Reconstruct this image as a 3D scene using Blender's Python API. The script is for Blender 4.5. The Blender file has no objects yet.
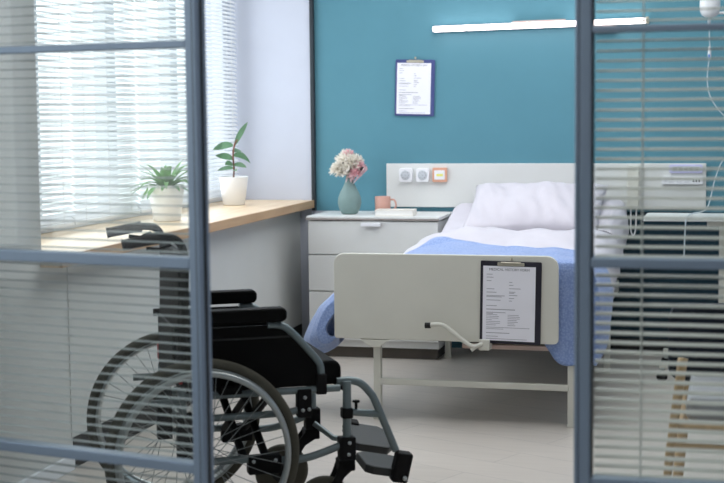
import bpy, bmesh, math, random
from mathutils import Vector, Matrix, noise
random.seed(7)
C = bpy.context.scene.collection
PI = math.pi
R = math.radians

# ------------------------------------------------------------------ helpers
def lin(c):
    def f(v):
        v /= 255.0
        return v / 12.92 if v <= 0.04045 else ((v + 0.055) / 1.055) ** 2.4
    return (f(c[0]), f(c[1]), f(c[2]), 1.0)

MATS = {}
def mat(name, rgb, rough=0.5, metal=0.0, var=0.06, scale=8.0, bump=0.0, bscale=60.0, spec=0.4, stretch=(1, 1, 1), sheen=0.0, trans=0.0):
    if name in MATS:
        return MATS[name]
    m = bpy.data.materials.new(name)
    m.use_nodes = True
    nt = m.node_tree; N = nt.nodes; L = nt.links
    b = N['Principled BSDF']
    b.inputs['Roughness'].default_value = rough
    b.inputs['Metallic'].default_value = metal
    b.inputs['Specular IOR Level'].default_value = spec
    if sheen: b.inputs['Sheen Weight'].default_value = sheen
    tc = N.new('ShaderNodeTexCoord'); mp = N.new('ShaderNodeMapping')
    mp.inputs['Scale'].default_value = stretch
    L.new(tc.outputs['Object'], mp.inputs['Vector'])
    nz = N.new('ShaderNodeTexNoise'); nz.inputs['Scale'].default_value = scale; nz.inputs['Detail'].default_value = 4
    L.new(mp.outputs['Vector'], nz.inputs['Vector'])
    cr = N.new('ShaderNodeValToRGB')
    c = lin(rgb)
    cr.color_ramp.elements[0].position = 0.3; cr.color_ramp.elements[1].position = 0.7
    cr.color_ramp.elements[0].color = tuple(v * (1 - var) for v in c[:3]) + (1,)
    cr.color_ramp.elements[1].color = tuple(min(1, v * (1 + var)) for v in c[:3]) + (1,)
    L.new(nz.outputs['Fac'], cr.inputs['Fac'])
    L.new(cr.outputs['Color'], b.inputs['Base Color'])
    if bump:
        n2 = N.new('ShaderNodeTexNoise'); n2.inputs['Scale'].default_value = bscale; n2.inputs['Detail'].default_value = 5
        L.new(mp.outputs['Vector'], n2.inputs['Vector'])
        bp = N.new('ShaderNodeBump'); bp.inputs['Strength'].default_value = bump; bp.inputs['Distance'].default_value = 0.01
        L.new(n2.outputs['Fac'], bp.inputs['Height']); L.new(bp.outputs['Normal'], b.inputs['Normal'])
    if trans:
        tr = N.new('ShaderNodeBsdfTranslucent'); L.new(cr.outputs['Color'], tr.inputs['Color'])
        mx = N.new('ShaderNodeMixShader'); mx.inputs[0].default_value = trans
        L.new(b.outputs[0], mx.inputs[1]); L.new(tr.outputs[0], mx.inputs[2])
        L.new(mx.outputs[0], N['Material Output'].inputs['Surface'])
    MATS[name] = m
    return m

def emis(name, rgb, strength):
    m = bpy.data.materials.new(name); m.use_nodes = True
    N = m.node_tree.nodes; N.clear()
    e = N.new('ShaderNodeEmission'); e.inputs[0].default_value = lin(rgb); e.inputs[1].default_value = strength
    o = N.new('ShaderNodeOutputMaterial'); m.node_tree.links.new(e.outputs[0], o.inputs[0])
    return m

def glass_mat(name, tint=(245, 250, 250), refl=1.0, rough=0.0):
    m = bpy.data.materials.new(name); m.use_nodes = True
    nt = m.node_tree; N = nt.nodes; L = nt.links; N.clear()
    t = N.new('ShaderNodeBsdfTransparent'); t.inputs[0].default_value = lin(tint)
    g = N.new('ShaderNodeBsdfGlossy'); g.inputs['Roughness'].default_value = rough
    f = N.new('ShaderNodeFresnel'); ge = N.new('ShaderNodeNewGeometry'); mr = N.new('ShaderNodeMapRange')
    mr.inputs['To Min'].default_value = 1.5; mr.inputs['To Max'].default_value = 1 / 1.5
    L.new(ge.outputs['Backfacing'], mr.inputs['Value']); L.new(mr.outputs[0], f.inputs[0])
    mu = N.new('ShaderNodeMath'); mu.operation = 'MULTIPLY'; mu.inputs[1].default_value = refl
    mx = N.new('ShaderNodeMixShader'); o = N.new('ShaderNodeOutputMaterial')
    L.new(f.outputs[0], mu.inputs[0]); L.new(mu.outputs[0], mx.inputs[0])
    L.new(t.outputs[0], mx.inputs[1]); L.new(g.outputs[0], mx.inputs[2]); L.new(mx.outputs[0], o.inputs[0])
    return m

class MB:
    def __init__(self): self.v = []; self.f = []; self.s = []
    def add(self, vs, fs, smooth=False, M=None):
        o = len(self.v)
        for p in vs:
            p = Vector(p)
            self.v.append(tuple(M @ p) if M is not None else tuple(p))
        for f in fs:
            self.f.append(tuple(i + o for i in f)); self.s.append(smooth)
        return self
    def bm(self, bm, smooth=False, M=None):
        bm.verts.index_update()
        self.add([v.co[:] for v in bm.verts], [[v.index for v in f.verts] for f in bm.faces], smooth, M)
        bm.free(); return self
    def box(self, x0, x1, y0, y1, z0, z1, bev=0.0, seg=2, M=None):
        bm = bmesh.new(); bmesh.ops.create_cube(bm, size=1)
        for v in bm.verts:
            v.co = ((x0 + x1) / 2 + v.co.x * (x1 - x0), (y0 + y1) / 2 + v.co.y * (y1 - y0), (z0 + z1) / 2 + v.co.z * (z1 - z0))
        if bev: bmesh.ops.bevel(bm, geom=bm.edges[:], offset=bev, segments=seg, profile=0.5, affect='EDGES')
        return self.bm(bm, False, M)
    def prism(self, pts, axis, a, b, bev=0.0, M=None):
        # 2D outline extruded along an axis between a and b
        bm = bmesh.new()
        def P(u, v, w):
            return {'x': (w, u, v), 'y': (u, w, v), 'z': (u, v, w)}[axis]
        A = [bm.verts.new(P(u, v, a)) for u, v in pts]; B = [bm.verts.new(P(u, v, b)) for u, v in pts]
        n = len(pts)
        bm.faces.new(A); bm.faces.new(B[::-1])
        for i in range(n): bm.faces.new((A[i], B[i], B[(i + 1) % n], A[(i + 1) % n]))
        bmesh.ops.recalc_face_normals(bm, faces=bm.faces[:])
        if bev: bmesh.ops.bevel(bm, geom=bm.edges[:], offset=bev, segments=2, profile=0.5, affect='EDGES')
        return self.bm(bm, False, M)
    def tube(self, pts, r, n=10, cap=True, closed=False, rs=None, M=None):
        P = [Vector(p) for p in pts]; m = len(P)
        T = []
        for i in range(m):
            if closed: t = P[(i + 1) % m] - P[i - 1]
            else: t = P[min(i + 1, m - 1)] - P[max(i - 1, 0)]
            T.append(t.normalized())
        up = Vector((0, 0, 1)) if abs(T[0].z) < 0.9 else Vector((1, 0, 0))
        nx = T[0].cross(up).normalized(); vs = []; fs = []
        for i in range(m):
            if i:
                q = T[i - 1].rotation_difference(T[i]); nx = (q @ nx); nx = (nx - T[i] * nx.dot(T[i])).normalized()
            ny = T[i].cross(nx); rr = rs[i] if rs else r
            for k in range(n):
                a = 2 * PI * k / n
                vs.append(P[i] + (nx * math.cos(a) + ny * math.sin(a)) * rr)
        for i in range(m if closed else m - 1):
            j = (i + 1) % m
            for k in range(n):
                l = (k + 1) % n
                fs.append((i * n + k, i * n + l, j * n + l, j * n + k))
        self.add(vs, fs, True, M)
        if cap and not closed:
            self.add(vs[:n], [tuple(range(n))[::-1]], False, M); self.add(vs[-n:], [tuple(range(n))], False, M)
        return self
    def lathe(self, prof, n=32, M=None, axis='z', smooth=True):
        vs = []; fs = []
        for r, z in prof:
            for k in range(n):
                a = 2 * PI * k / n
                p = (r * math.cos(a), r * math.sin(a), z)
                if axis == 'y': p = (p[0], p[2], p[1])
                vs.append(p)
        for i in range(len(prof) - 1):
            for k in range(n):
                l = (k + 1) % n
                fs.append((i * n + k, i * n + l, (i + 1) * n + l, (i + 1) * n + k))
        return self.add(vs, fs, smooth, M)
    def torus(self, R0, r, n=64, k=12, M=None, axis='y', sx=1.0):
        return self.tube([(R0 * math.cos(2 * PI * i / n), 0, R0 * math.sin(2 * PI * i / n)) for i in range(n)], r, k, False, True, None, M)
    def grid(self, rows, M=None, closed=False):
        m = len(rows); n = len(rows[0]); fs = []
        for i in range(m - 1):
            for j in range(n - 1): fs.append((i * n + j, i * n + j + 1, (i + 1) * n + j + 1, (i + 1) * n + j))
        return self.add([p for r in rows for p in r], fs, True, M)
    def build(self, name, m, parent=None):
        me = bpy.data.meshes.new(name)
        me.from_pydata(self.v, [], self.f)
        me.polygons.foreach_set('use_smooth', self.s)
        me.validate(); me.update()
        bm = bmesh.new(); bm.from_mesh(me); bmesh.ops.recalc_face_normals(bm, faces=bm.faces[:]); bm.to_mesh(me); bm.free()
        o = bpy.data.objects.new(name, me); C.objects.link(o)
        for mm in (m if isinstance(m, (list, tuple)) else [m]): me.materials.append(mm)
        if parent: o.parent = parent
        return o

def tag(o, label, cat, group=None, kind=None):
    o['label'] = label; o['category'] = cat
    if group: o['group'] = group
    if kind: o['kind'] = kind
    return o
def thing(name, label, cat, loc=(0, 0, 0), rz=0.0, group=None):
    o = bpy.data.objects.new(name, None); C.objects.link(o)
    o.location = loc; o.rotation_euler = (0, 0, rz); o.empty_display_size = 0.1
    return tag(o, label, cat, group)
def struct(o, label, cat):
    return tag(o, label, cat, None, 'structure')
def arc(cx, cy, r, a0, a1, n=6):
    return [(cx + r * math.cos(R(a0 + (a1 - a0) * i / n)), cy + r * math.sin(R(a0 + (a1 - a0) * i / n))) for i in range(n + 1)]
def rrect(x0, x1, y0, y1, r, n=5):
    rs = r if isinstance(r, (list, tuple)) else [r] * 4     # bl, br, tr, tl
    return (arc(x0 + rs[0], y0 + rs[0], rs[0], 180, 270, n) + arc(x1 - rs[1], y0 + rs[1], rs[1], 270, 360, n) +
            arc(x1 - rs[2], y1 - rs[2], rs[2], 0, 90, n) + arc(x0 + rs[3], y1 - rs[3], rs[3], 90, 180, n))
def smooth_path(pts, sub=6):
    P = [Vector(p) for p in pts]; out = []
    for i in range(len(P) - 1):
        p0 = P[max(i - 1, 0)]; p1 = P[i]; p2 = P[i + 1]; p3 = P[min(i + 2, len(P) - 1)]
        for k in range(sub):
            t = k / sub
            out.append(0.5 * ((2 * p1) + (p2 - p0) * t + (2 * p0 - 5 * p1 + 4 * p2 - p3) * t * t + (3 * p1 - p0 - 3 * p2 + p3) * t ** 3))
    out.append(P[-1]); return out
def text_mesh(body, size):
    cu = bpy.data.curves.new('lettering', 'FONT'); cu.body = body; cu.size = size; cu.align_x = 'CENTER'
    o = bpy.data.objects.new('lettering', cu); C.objects.link(o)
    dg = bpy.context.evaluated_depsgraph_get(); dg.update()
    me = bpy.data.meshes.new_from_object(o.evaluated_get(dg))
    vs = [v.co[:] for v in me.vertices]; fs = [tuple(p.vertices) for p in me.polygons]
    bpy.data.objects.remove(o); bpy.data.curves.remove(cu); bpy.data.meshes.remove(me)
    return vs, fs

# ------------------------------------------------------------------ materials
M_teal = mat('teal wall paint', (92, 142, 158), 0.75, var=0.03, scale=3, bump=0.05, bscale=250, spec=0.15)
M_teal_shade = mat('shaded lower teal wall', (26, 50, 62), 0.7, var=0.05, scale=3, spec=0.15)  # wall teal darkened to carry the shade below the headboard panel
M_white_wall = mat('white wall paint', (198, 203, 216), 0.8, var=0.02, scale=4, bump=0.04, bscale=200, spec=0.15)
M_apron = mat('off white wall panel', (205, 207, 205), 0.7, var=0.03, scale=2, spec=0.2)
M_ceiling = mat('ceiling paint', (235, 236, 236), 0.9, var=0.02)
M_black = mat('black plinth', (20, 20, 20), 0.6, var=0.1)
M_alu = mat('grey aluminium profile', (134, 150, 168), 0.42, 0.2, var=0.04, scale=3, stretch=(1, 1, 0.1))
M_alu_dk = mat('dark aluminium groove', (48, 56, 62), 0.5, 0.3)
M_slat = mat('blind slat', (214, 214, 207), 0.5, var=0.03, scale=3)
M_slat_w = mat('white blind slat', (238, 240, 242), 0.55, var=0.02, scale=3, trans=0.22)
M_cord = mat('white cord', (235, 235, 230), 0.7)
M_frame_w = mat('white window frame', (225, 230, 235), 0.4, var=0.02)
M_metal_w = mat('cream white powder coat', (214, 213, 203), 0.42, var=0.025, scale=5)
M_lam = mat('white laminate', (222, 223, 221), 0.4, var=0.02, scale=4, bump=0.01)
M_lam_edge = mat('grey laminate edge', (150, 142, 138), 0.5)
M_gap = mat('dark gap', (60, 60, 60), 0.8)
M_sheet = mat('white cotton', (204, 200, 208), 0.85, var=0.02, scale=12, bump=0.25, bscale=16, sheen=0.2, spec=0.1)
M_pink = mat('pink rail', (200, 178, 170), 0.5)
M_plastic_w = mat('white plastic', (238, 238, 242), 0.35, var=0.015)
M_plastic_g = mat('pale grey plastic', (196, 200, 206), 0.4)
M_plastic_k = mat('dark plastic', (35, 36, 42), 0.4)
M_orange = mat('salmon plastic', (222, 166, 140), 0.5)
M_yellow = mat('yellow label', (232, 228, 120), 0.6)
M_paper = mat('white paper', (238, 238, 246), 0.8, var=0.015, scale=10)
M_ink = mat('grey print', (150, 150, 160), 0.8)
M_ink_dk = mat('dark print', (96, 96, 106), 0.8)
M_board_b = mat('blue clipboard', (66, 76, 128), 0.5)
M_board_k = mat('dark clipboard', (38, 36, 48), 0.5)
M_clip = mat('brass steel clip', (190, 184, 168), 0.4, 0.5)
M_vase = mat('grey green ceramic', (122, 146, 144), 0.6, var=0.05, scale=20)
M_mug = mat('dusty pink ceramic', (206, 160, 146), 0.45, var=0.03)
M_petal = mat('cream petal', (252, 247, 238), 0.8, var=0.04, scale=40, trans=0.25)
M_petal_p = mat('pink petal', (244, 200, 206), 0.8, var=0.1, scale=30, trans=0.25)
M_wrap = mat('pale pink wrap', (236, 208, 212), 0.6, var=0.08, scale=20, trans=0.2)
M_bud = mat('dark bud', (50, 46, 46), 0.6)
M_book = mat('cream book cover', (226, 220, 212), 0.6)
M_pages = mat('book pages', (240, 238, 234), 0.9, stretch=(1, 1, 60), scale=10, var=0.05)
M_pot = mat('white ceramic pot', (238, 238, 236), 0.35, var=0.015)
M_soil = mat('dark soil', (48, 40, 34), 0.95, var=0.3, scale=60, bump=0.6)
M_leaf1 = mat('fresh green leaf', (104, 150, 88), 0.5, var=0.25, scale=25, trans=0.25)
M_leaf2 = mat('glossy green leaf', (88, 126, 92), 0.35, var=0.2, scale=18, trans=0.2)
M_stem = mat('brown stem', (120, 78, 66), 0.7)
M_tyre = mat('grey olive tyre rubber', (76, 74, 64), 0.8, var=0.08, scale=30)
M_rim = mat('silver rim', (176, 182, 182), 0.3, 0.7, var=0.03)
M_tube = mat('silver grey frame tube', (120, 132, 134), 0.38, 0.5, var=0.03)
M_spoke = mat('steel spoke', (150, 155, 155), 0.35, 0.8)
M_vinyl = mat('black vinyl', (9, 9, 9), 0.7, var=0.15, scale=15, bump=0.05, spec=0.15)
M_rubber = mat('black rubber', (14, 14, 15), 0.65, var=0.1, spec=0.2)
M_plate = mat('dark grey moulded plastic', (44, 46, 46), 0.5, var=0.08)
M_red = mat('red reflector', (170, 40, 40), 0.4)
M_woodchair = mat('honey wood', (204, 174, 134), 0.45, var=0.12, scale=6, stretch=(8, 8, 1))
M_navy = mat('dark navy fabric', (18, 26, 40), 0.9, var=0.1, scale=40)
M_cushion = mat('pale fabric', (170, 172, 176), 0.9, var=0.03)
M_glass = glass_mat('partition glass', (251, 253, 252), 1.0)
M_wglass = glass_mat('window glass', (252, 253, 254), 0.6)
M_clear = glass_mat('clear plastic tube', (225, 235, 240), 3.0, 0.1)
M_blue = mat('blue plastic', (60, 130, 210), 0.4)
M_tubefl = mat('translucent drip tube', (215, 225, 232), 0.3, trans=0.3)

# wooden sill: wood grain
def wood_mat(name, c1, c2, stretch=(14, 1.2, 14)):
    m = bpy.data.materials.new(name); m.use_nodes = True
    nt = m.node_tree; N = nt.nodes; L = nt.links; b = N['Principled BSDF']; b.inputs['Roughness'].default_value = 0.38
    tc = N.new('ShaderNodeTexCoord'); mp = N.new('ShaderNodeMapping'); mp.inputs['Scale'].default_value = stretch
    nz = N.new('ShaderNodeTexNoise'); nz.inputs['Scale'].default_value = 2.5; nz.inputs['Detail'].default_value = 6
    cr = N.new('ShaderNodeValToRGB'); cr.color_ramp.elements[0].color = lin(c1); cr.color_ramp.elements[1].color = lin(c2)
    cr.color_ramp.elements[0].position = 0.3; cr.color_ramp.elements[1].position = 0.7
    L.new(tc.outputs['Object'], mp.inputs[0]); L.new(mp.outputs[0], nz.inputs['Vector']); L.new(nz.outputs['Fac'], cr.inputs[0]); L.new(cr.outputs[0], b.inputs['Base Color'])
    return m
M_sill = wood_mat('pale oak sill', (214, 186, 150), (232, 210, 178))
M_silledge = wood_mat('oak sill edge', (182, 142, 104), (200, 164, 124))

# floor: pale plank laminate with faint seams
def floor_mat():
    m = bpy.data.materials.new('pale grey plank floor'); m.use_nodes = True
    nt = m.node_tree; N = nt.nodes; L = nt.links; b = N['Principled BSDF']; b.inputs['Roughness'].default_value = 0.33
    b.inputs['Specular IOR Level'].default_value = 0.4
    tc = N.new('ShaderNodeTexCoord'); mp = N.new('ShaderNodeMapping'); mp.inputs['Rotation'].default_value = (0, 0, R(25))
    br = N.new('ShaderNodeTexBrick'); br.inputs['Scale'].default_value = 1.0
    br.inputs['Brick Width'].default_value = 1.25; br.inputs['Row Height'].default_value = 0.19; br.inputs['Mortar Size'].default_value = 0.0015
    br.inputs['Color1'].default_value = lin((214, 207, 199)); br.inputs['Color2'].default_value = lin((209, 202, 194)); br.inputs['Mortar'].default_value = lin((176, 172, 168))
    nz = N.new('ShaderNodeTexNoise'); nz.inputs['Scale'].default_value = 3; nz.inputs['Detail'].default_value = 6
    mp2 = N.new('ShaderNodeMapping'); mp2.inputs['Rotation'].default_value = (0, 0, R(25)); mp2.inputs['Scale'].default_value = (1, 9, 1)
    mx = N.new('ShaderNodeMixRGB'); mx.blend_type = 'MULTIPLY'; mx.inputs[0].default_value = 0.18
    L.new(tc.outputs['Object'], mp.inputs[0]); L.new(tc.outputs['Object'], mp2.inputs[0]); L.new(mp.outputs[0], br.inputs['Vector']); L.new(mp2.outputs[0], nz.inputs['Vector'])
    L.new(br.outputs['Color'], mx.inputs[1]); L.new(nz.outputs['Fac'], mx.inputs[2]); L.new(mx.outputs[0], b.inputs['Base Color'])
    return m
M_floor = floor_mat()

# blue waffle blanket
def blanket_mat():
    m = bpy.data.materials.new('blue waffle knit'); m.use_nodes = True
    nt = m.node_tree; N = nt.nodes; L = nt.links; b = N['Principled BSDF']; b.inputs['Roughness'].default_value = 0.9
    b.inputs['Specular IOR Level'].default_value = 0.1; b.inputs['Sheen Weight'].default_value = 0.3
    tc = N.new('ShaderNodeTexCoord')
    vo = N.new('ShaderNodeTexVoronoi'); vo.inputs['Scale'].default_value = 110
    nz = N.new('ShaderNodeTexNoise'); nz.inputs['Scale'].default_value = 9
    L.new(tc.outputs['Object'], vo.inputs['Vector']); L.new(tc.outputs['Object'], nz.inputs['Vector'])
    cr = N.new('ShaderNodeValToRGB'); cr.color_ramp.elements[0].color = lin((152, 172, 213)); cr.color_ramp.elements[1].color = lin((128, 150, 198))
    cr.color_ramp.elements[0].position = 0.1; cr.color_ramp.elements[1].position = 0.75
    L.new(vo.outputs['Distance'], cr.inputs[0])
    L.new(cr.outputs[0], b.inputs['Base Color'])
    bp = N.new('ShaderNodeBump'); bp.inputs['Strength'].default_value = 0.3; bp.inputs['Distance'].default_value = 0.005; bp.invert = True
    L.new(vo.outputs['Distance'], bp.inputs['Height']); L.new(bp.outputs['Normal'], b.inputs['Normal'])
    return m
M_blanket = blanket_mat()

# ------------------------------------------------------------------ the room
XR = 3.9; YN = -9.6; ZC = 2.75
WY0, WY1, WZ0, WZ1 = -3.24, -0.02, 0.835, 2.35     # ward window recess
struct(MB().box(-0.6, XR, YN, 0.3, -0.08, 0.0).build('floor', M_floor), 'pale grey plank laminate floor of the ward', 'floor')
struct(MB().box(-0.6, XR, YN, 0.3, ZC, ZC + 0.1).build('ceiling', M_ceiling), 'white ceiling above the ward', 'ceiling')
wb = struct(MB().box(0.07, XR, 0.0, 0.12, 0.0, ZC).build('wall_back', M_teal), 'teal painted wall behind the bed', 'wall')
dd = MB().box(1.0, XR, -0.004, 0.0, 0.08, 0.78).build('wall_shade_strip', M_teal_shade, wb); dd['label'] = 'low strip of the teal wall with shade put into its colour'  # dark strip stands in for shade on the lower wall
MB().box(0.95, XR, -0.016, 0.0, 0.0, 0.085, 0.003).build('skirting', M_black, wb)
struct(MB().box(-0.6, 0.07, -0.02, 0.12, 0.0, ZC).box(0.07, 0.2, -0.004, 0.0, 0.0, 0.774).build('wall_corner', M_white_wall), 'white wall between the window blind and the teal wall', 'wall')
struct(MB().box(0.072, 0.094, -0.03, 0.0, 0.776, ZC, 0.003).build('trim_1', M_alu_dk), 'thin dark vertical trim between white and teal walls', 'trim')
wl = MB()
wl.box(-0.5, 0.0, -5.1, WY0, 0.0, ZC)                      # pier before the ward window
wl.box(-0.5, 0.0, WY0, WY1, 0.0, 0.79)                     # under the ward window
wl.box(-0.5, 0.0, WY0, WY1, WZ1, ZC)
wl.box(-0.5, 0.0, -7.6, -5.1, 0.0, 0.85); wl.box(-0.5, 0.0, -7.6, -5.1, 2.3, ZC); wl.box(-0.5, 0.0, YN, -7.6, 0, ZC)
struct(wl.build('wall_left', M_apron), 'off white wall left of the wheelchair', 'wall')
struct(MB().box(0.0, 0.003, -3.04, -0.03, 0.12, 0.79, 0.0005).build('wall_panel', M_apron), 'smooth off white panel under the wooden window sill', 'wall panel')
struct(MB().box(0.0, 0.004, -3.03, -0.03, 0.0, 0.118).build('baseboard_left', M_black), 'black recessed plinth beneath the wall panel', 'baseboard')
struct(MB().box(0.0, 0.016, YN, -3.045, 0.0, 0.06, 0.003).build('baseboard_near', M_frame_w), 'low white skirting board at bottom left', 'baseboard')
struct(MB().box(XR, XR + 0.1, YN, 0.3, 0, ZC).build('wall_right', M_white_wall), 'white wall on the far side of the ward', 'wall')
struct(MB().box(-0.6, XR, YN - 0.1, YN, 0, ZC).build('wall_front', mat('dark corridor paint', (84, 90, 96), 0.8, var=0.03)), 'grey corridor wall facing the glass partition', 'wall')
sl = struct(MB().box(-0.44, 0.075, -3.25, -0.021, 0.792, 0.836, 0.002).build('trim_2', M_sill), 'pale oak window sill running along the window', 'window sill')
e = MB().box(0.075, 0.088, -3.25, -0.021, 0.792, 0.836, 0.002).build('front_edge', M_silledge, sl); e['label'] = 'darker oak front edge'

# ------------------------------------------------------------------ windows
def window(name, y0, y1, z0, z1, x, nb, label):
    w = thing(name, label, 'window', (x, (y0 + y1) / 2, z0)); w['kind'] = 'structure'
    L2 = (y1 - y0) / 2; H = z1 - z0; f = MB()
    t = 0.06
    f.box(-0.04, 0.03, -L2, L2, 0, t, 0.004); f.box(-0.04, 0.03, -L2, L2, H - t, H, 0.004)
    for i in range(nb + 1):
        yy = -L2 + t / 2 + (2 * L2 - t) * i / nb
        ww = t / 2 if i in (0, nb) else t * 0.8
        f.box(-0.04, 0.03, yy - ww, yy + ww, t, H - t, 0.004)
    f.build('window_frame', M_frame_w, w)
    for i in range(nb):
        a = -L2 + t / 2 + (2 * L2 - t) * i / nb; b = -L2 + t / 2 + (2 * L2 - t) * (i + 1) / nb
        MB().box(-0.008, 0.0, a + 0.03, b - 0.03, t, H - t).build('glass_pane', M_wglass, w)
    return w
window('window_1', WY0, WY1, WZ0, WZ1, -0.46, 4, 'white framed ward window behind the white blinds')
w2 = window('window_2', -7.6, -5.1, 0.85, 2.3, -0.40, 3, 'white framed corridor window mirrored in the glass')

def blind_slats(mb, y0, y1, z0, z1, pitch, width, tilt, x=0.0):
    n = int((z1 - z0) / pitch)
    for i in range(n):
        z = z0 + pitch * i + 0.0
        rows = []
        for k in range(5):
            u = (k / 4 - 0.5) * width; c = 0.0022 * (1 - (2 * (k / 4 - 0.5)) ** 2)
            rows.append([(x + u * math.cos(tilt) + c * math.sin(tilt), yy, z - u * math.sin(tilt) + c * math.cos(tilt)) for yy in (y0, y1)])
        mb.grid(rows)
def window_blind(y0, y1, label, tilt, wand):
    b = thing('venetian_blind', label, 'blind', (-0.37, (y0 + y1) / 2, 0.86), 0, 'white venetian blinds on the ward window')
    L2 = (y1 - y0) / 2
    s = MB(); blind_slats(s, -L2, L2, 0.03, 1.42, 0.0225, 0.027, tilt); s.build('slats', M_slat_w, b)
    MB().box(-0.012, 0.012, -L2, L2, 0.0, 0.016, 0.003).build('bottom_rail', M_slat_w, b)
    MB().box(-0.016, 0.016, -L2, L2, 1.43, 1.47, 0.003).build('headrail', M_slat_w, b)
    c = MB()
    for yy in (-L2 + 0.1, L2 - 0.1) + ((0.0,) if L2 > 0.35 else ()):
        for dx in (-0.013, 0.013): c.tube([(dx, yy, 0.01), (dx, yy, 1.44)], 0.0012, 5)
    c.build('ladder_cords', M_cord, b)
    if wand:
        MB().tube([(0.03, -L2 + 0.05, 1.44), (0.034, -L2 + 0.05, 0.06)], 0.004, 8).build('tilt_wand', M_plastic_w, b)
    return b
window_blind(-3.2, -2.22, 'white venetian blind left of the gap near the sill end', R(28), False)
window_blind(-2.2, -1.5, 'white venetian blind in the middle, left of the leafy rosette plant', R(40), False)
window_blind(-1.48, -0.045, 'long white venetian blind behind both potted plants, beside the white wall', R(38), False)

# ------------------------------------------------------------------ partition doors (in front of the wheelchair)
def leaf(name, loc, rz, x0, x1, rails, stiles, label, zt=2.5):
    d = thing(name, label, 'glass door', loc, rz); d['kind'] = 'structure'
    f = MB()
    for (a, b) in stiles: f.box(a, b, -0.021, 0.021, 0.01, zt, 0.003)
    fr = f.build('stile', M_alu, d)
    r = MB()
    for (za, zb) in rails: r.box(x0 + 0.001, x1 - 0.001, -0.019, 0.019, za, zb, 0.003)
    r.build('rail', M_alu, d)
    rr = sorted(rails)
    for i in range(len(rr) - 1):
        MB().box(x0, x1, -0.014, -0.010, rr[i][1] - 0.004, rr[i + 1][0] + 0.004).build('glass_pane', M_glass, d)
    return d
def door_blind(loc, rz, x0, x1, z0, z1, pitch, width, tilt, cords, label, crown=0.002, m=None):
    b = thing('venetian_blind', label, 'blind', loc, rz)
    s = MB(); n = int((z1 - z0) / pitch)
    for i in range(n):
        z = z0 + pitch * i; rows = []
        for k in range(5):
            u = (k / 4 - 0.5) * width; c = crown * (1 - (2 * (k / 4 - 0.5)) ** 2)
            rows.append([(xx, u * math.cos(tilt) - c * math.sin(tilt), z + u * math.sin(tilt) + c * math.cos(tilt)) for xx in (x0, x1)])
        s.grid(rows)
    s.build('slats', m or M_slat, b)
    MB().box(x0, x1, -0.012, 0.012, z1, z1 + 0.03, 0.003).build('headrail', M_slat, b)
    c = MB()
    for xx in cords:
        for dy in (-0.5, 0.5): c.tube([(xx, dy * width * math.cos(tilt), z0 - 0.01), (xx, dy * width * math.cos(tilt), z1)], 0.0013, 5)
    c.build('ladder_cords', M_cord, b)
    return b
# left leaf: opened a little towards the camera
LQ = (1.308, -5.036, 0.0); LA = -R(12.3)
dl = leaf('door_1', LQ, LA, -0.95, -0.028, [(0.02, 0.10), (0.548, 0.572), (1.003, 1.029), (1.483, 1.50), (2.42, 2.5)],
     [(-0.029, 0.0), (-0.98, -0.95)], 'grey framed glass door leaf at left, in front of the wheelchair')
g = MB()
g.box(-0.0005, 0.0012, -0.006, 0.006, 0.01, 2.5); g.box(-0.0105, -0.0085, -0.0215, -0.0205, 0.01, 2.5)
g.build('groove', M_alu_dk, dl)
Mz = Matrix.Rotation(LA, 4, 'Z'); off = Mz @ Vector((0, 0.038, 0))
door_blind((LQ[0] + off.x, LQ[1] + off.y, 0), LA, -0.945, -0.032, 0.06, 2.4, 0.0207, 0.013, R(1), (-0.85,), 'thin venetian blind with slats open flat behind the left glass door', 0.0028, mat('grey blind slat', (172, 178, 178), 0.5))
# right leaf
RQ = (2.102, -4.95, 0.0)
dr = leaf('door_2', RQ, 0, 0.033, 0.97, [(0.02, 0.10), (0.545, 0.566), (1.013, 1.034), (1.499, 1.513), (2.42, 2.5)],
     [(0.010, 0.033), (0.97, 1.0)], 'grey framed glass door leaf at right, in front of the bed head')
MB().box(0.0, 0.0085, -0.022, 0.022, 0.01, 2.5, 0.002).build('jamb', M_alu, dr)
MB().box(0.0085, 0.0105, -0.018, 0.018, 0.01, 2.5).build('groove', M_alu_dk, dr)
MB().box(0.033, 0.036, 0.0, 0.03, 0.1, 2.42).build('gasket', M_alu_dk, dr)
door_blind((RQ[0], RQ[1] + 0.04, 0), 0, 0.038, 0.965, 0.11, 2.4, 0.0205, 0.0205, R(15.5), (0.135, 0.8), 'venetian blind with pale tilted slats behind the right glass door', 0.0022)
struct(MB().box(0.0, XR, -5.08, -4.9, 2.51, ZC).build('partition_header', M_apron), 'wall strip above the glass doors', 'wall')

# ------------------------------------------------------------------ bed
bed = thing('hospital_bed', 'cream metal hospital bed with a crank, holding white and blue bedding', 'bed', (1.35, -1.0, 0))
def B(x, y, z): return (x - 1.35, y + 1.0, z)
BX0, BX1 = 0.93, 1.83
def bl(mb, x0, x1, y0, y1, z0, z1, bev=0.003): return mb.box(x0 - 1.35, x1 - 1.35, y0 + 1.0, y1 + 1.0, z0, z1, bev)
fb = MB().prism([(x - 1.35, z) for x, z in rrect(0.745, 1.718, 0.360, 0.732, [0.012, 0.02, 0.05, 0.045])], 'y', -0.985, -0.964, 0.004)
fb.build('footboard', M_metal_w, bed)
fr = MB()
for x in (0.93, 1.79): bl(fr, x, x + 0.035, -1.93, -0.12, 0.36, 0.42)
for y in (-1.90, -1.35, -0.8, -0.16): bl(fr, 0.95, 1.8, y, y + 0.035, 0.36, 0.4)
fr.build('frame', M_metal_w, bed)
bl(MB(), 1.30, 1.76, -1.94, -1.91, 0.325, 0.345).build('rail', M_pink, bed)['label'] = 'pinkish rail under the footboard'
dk = MB(); bl(dk, 0.94, 1.82, -1.92, -0.72, 0.42, 0.45)
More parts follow.
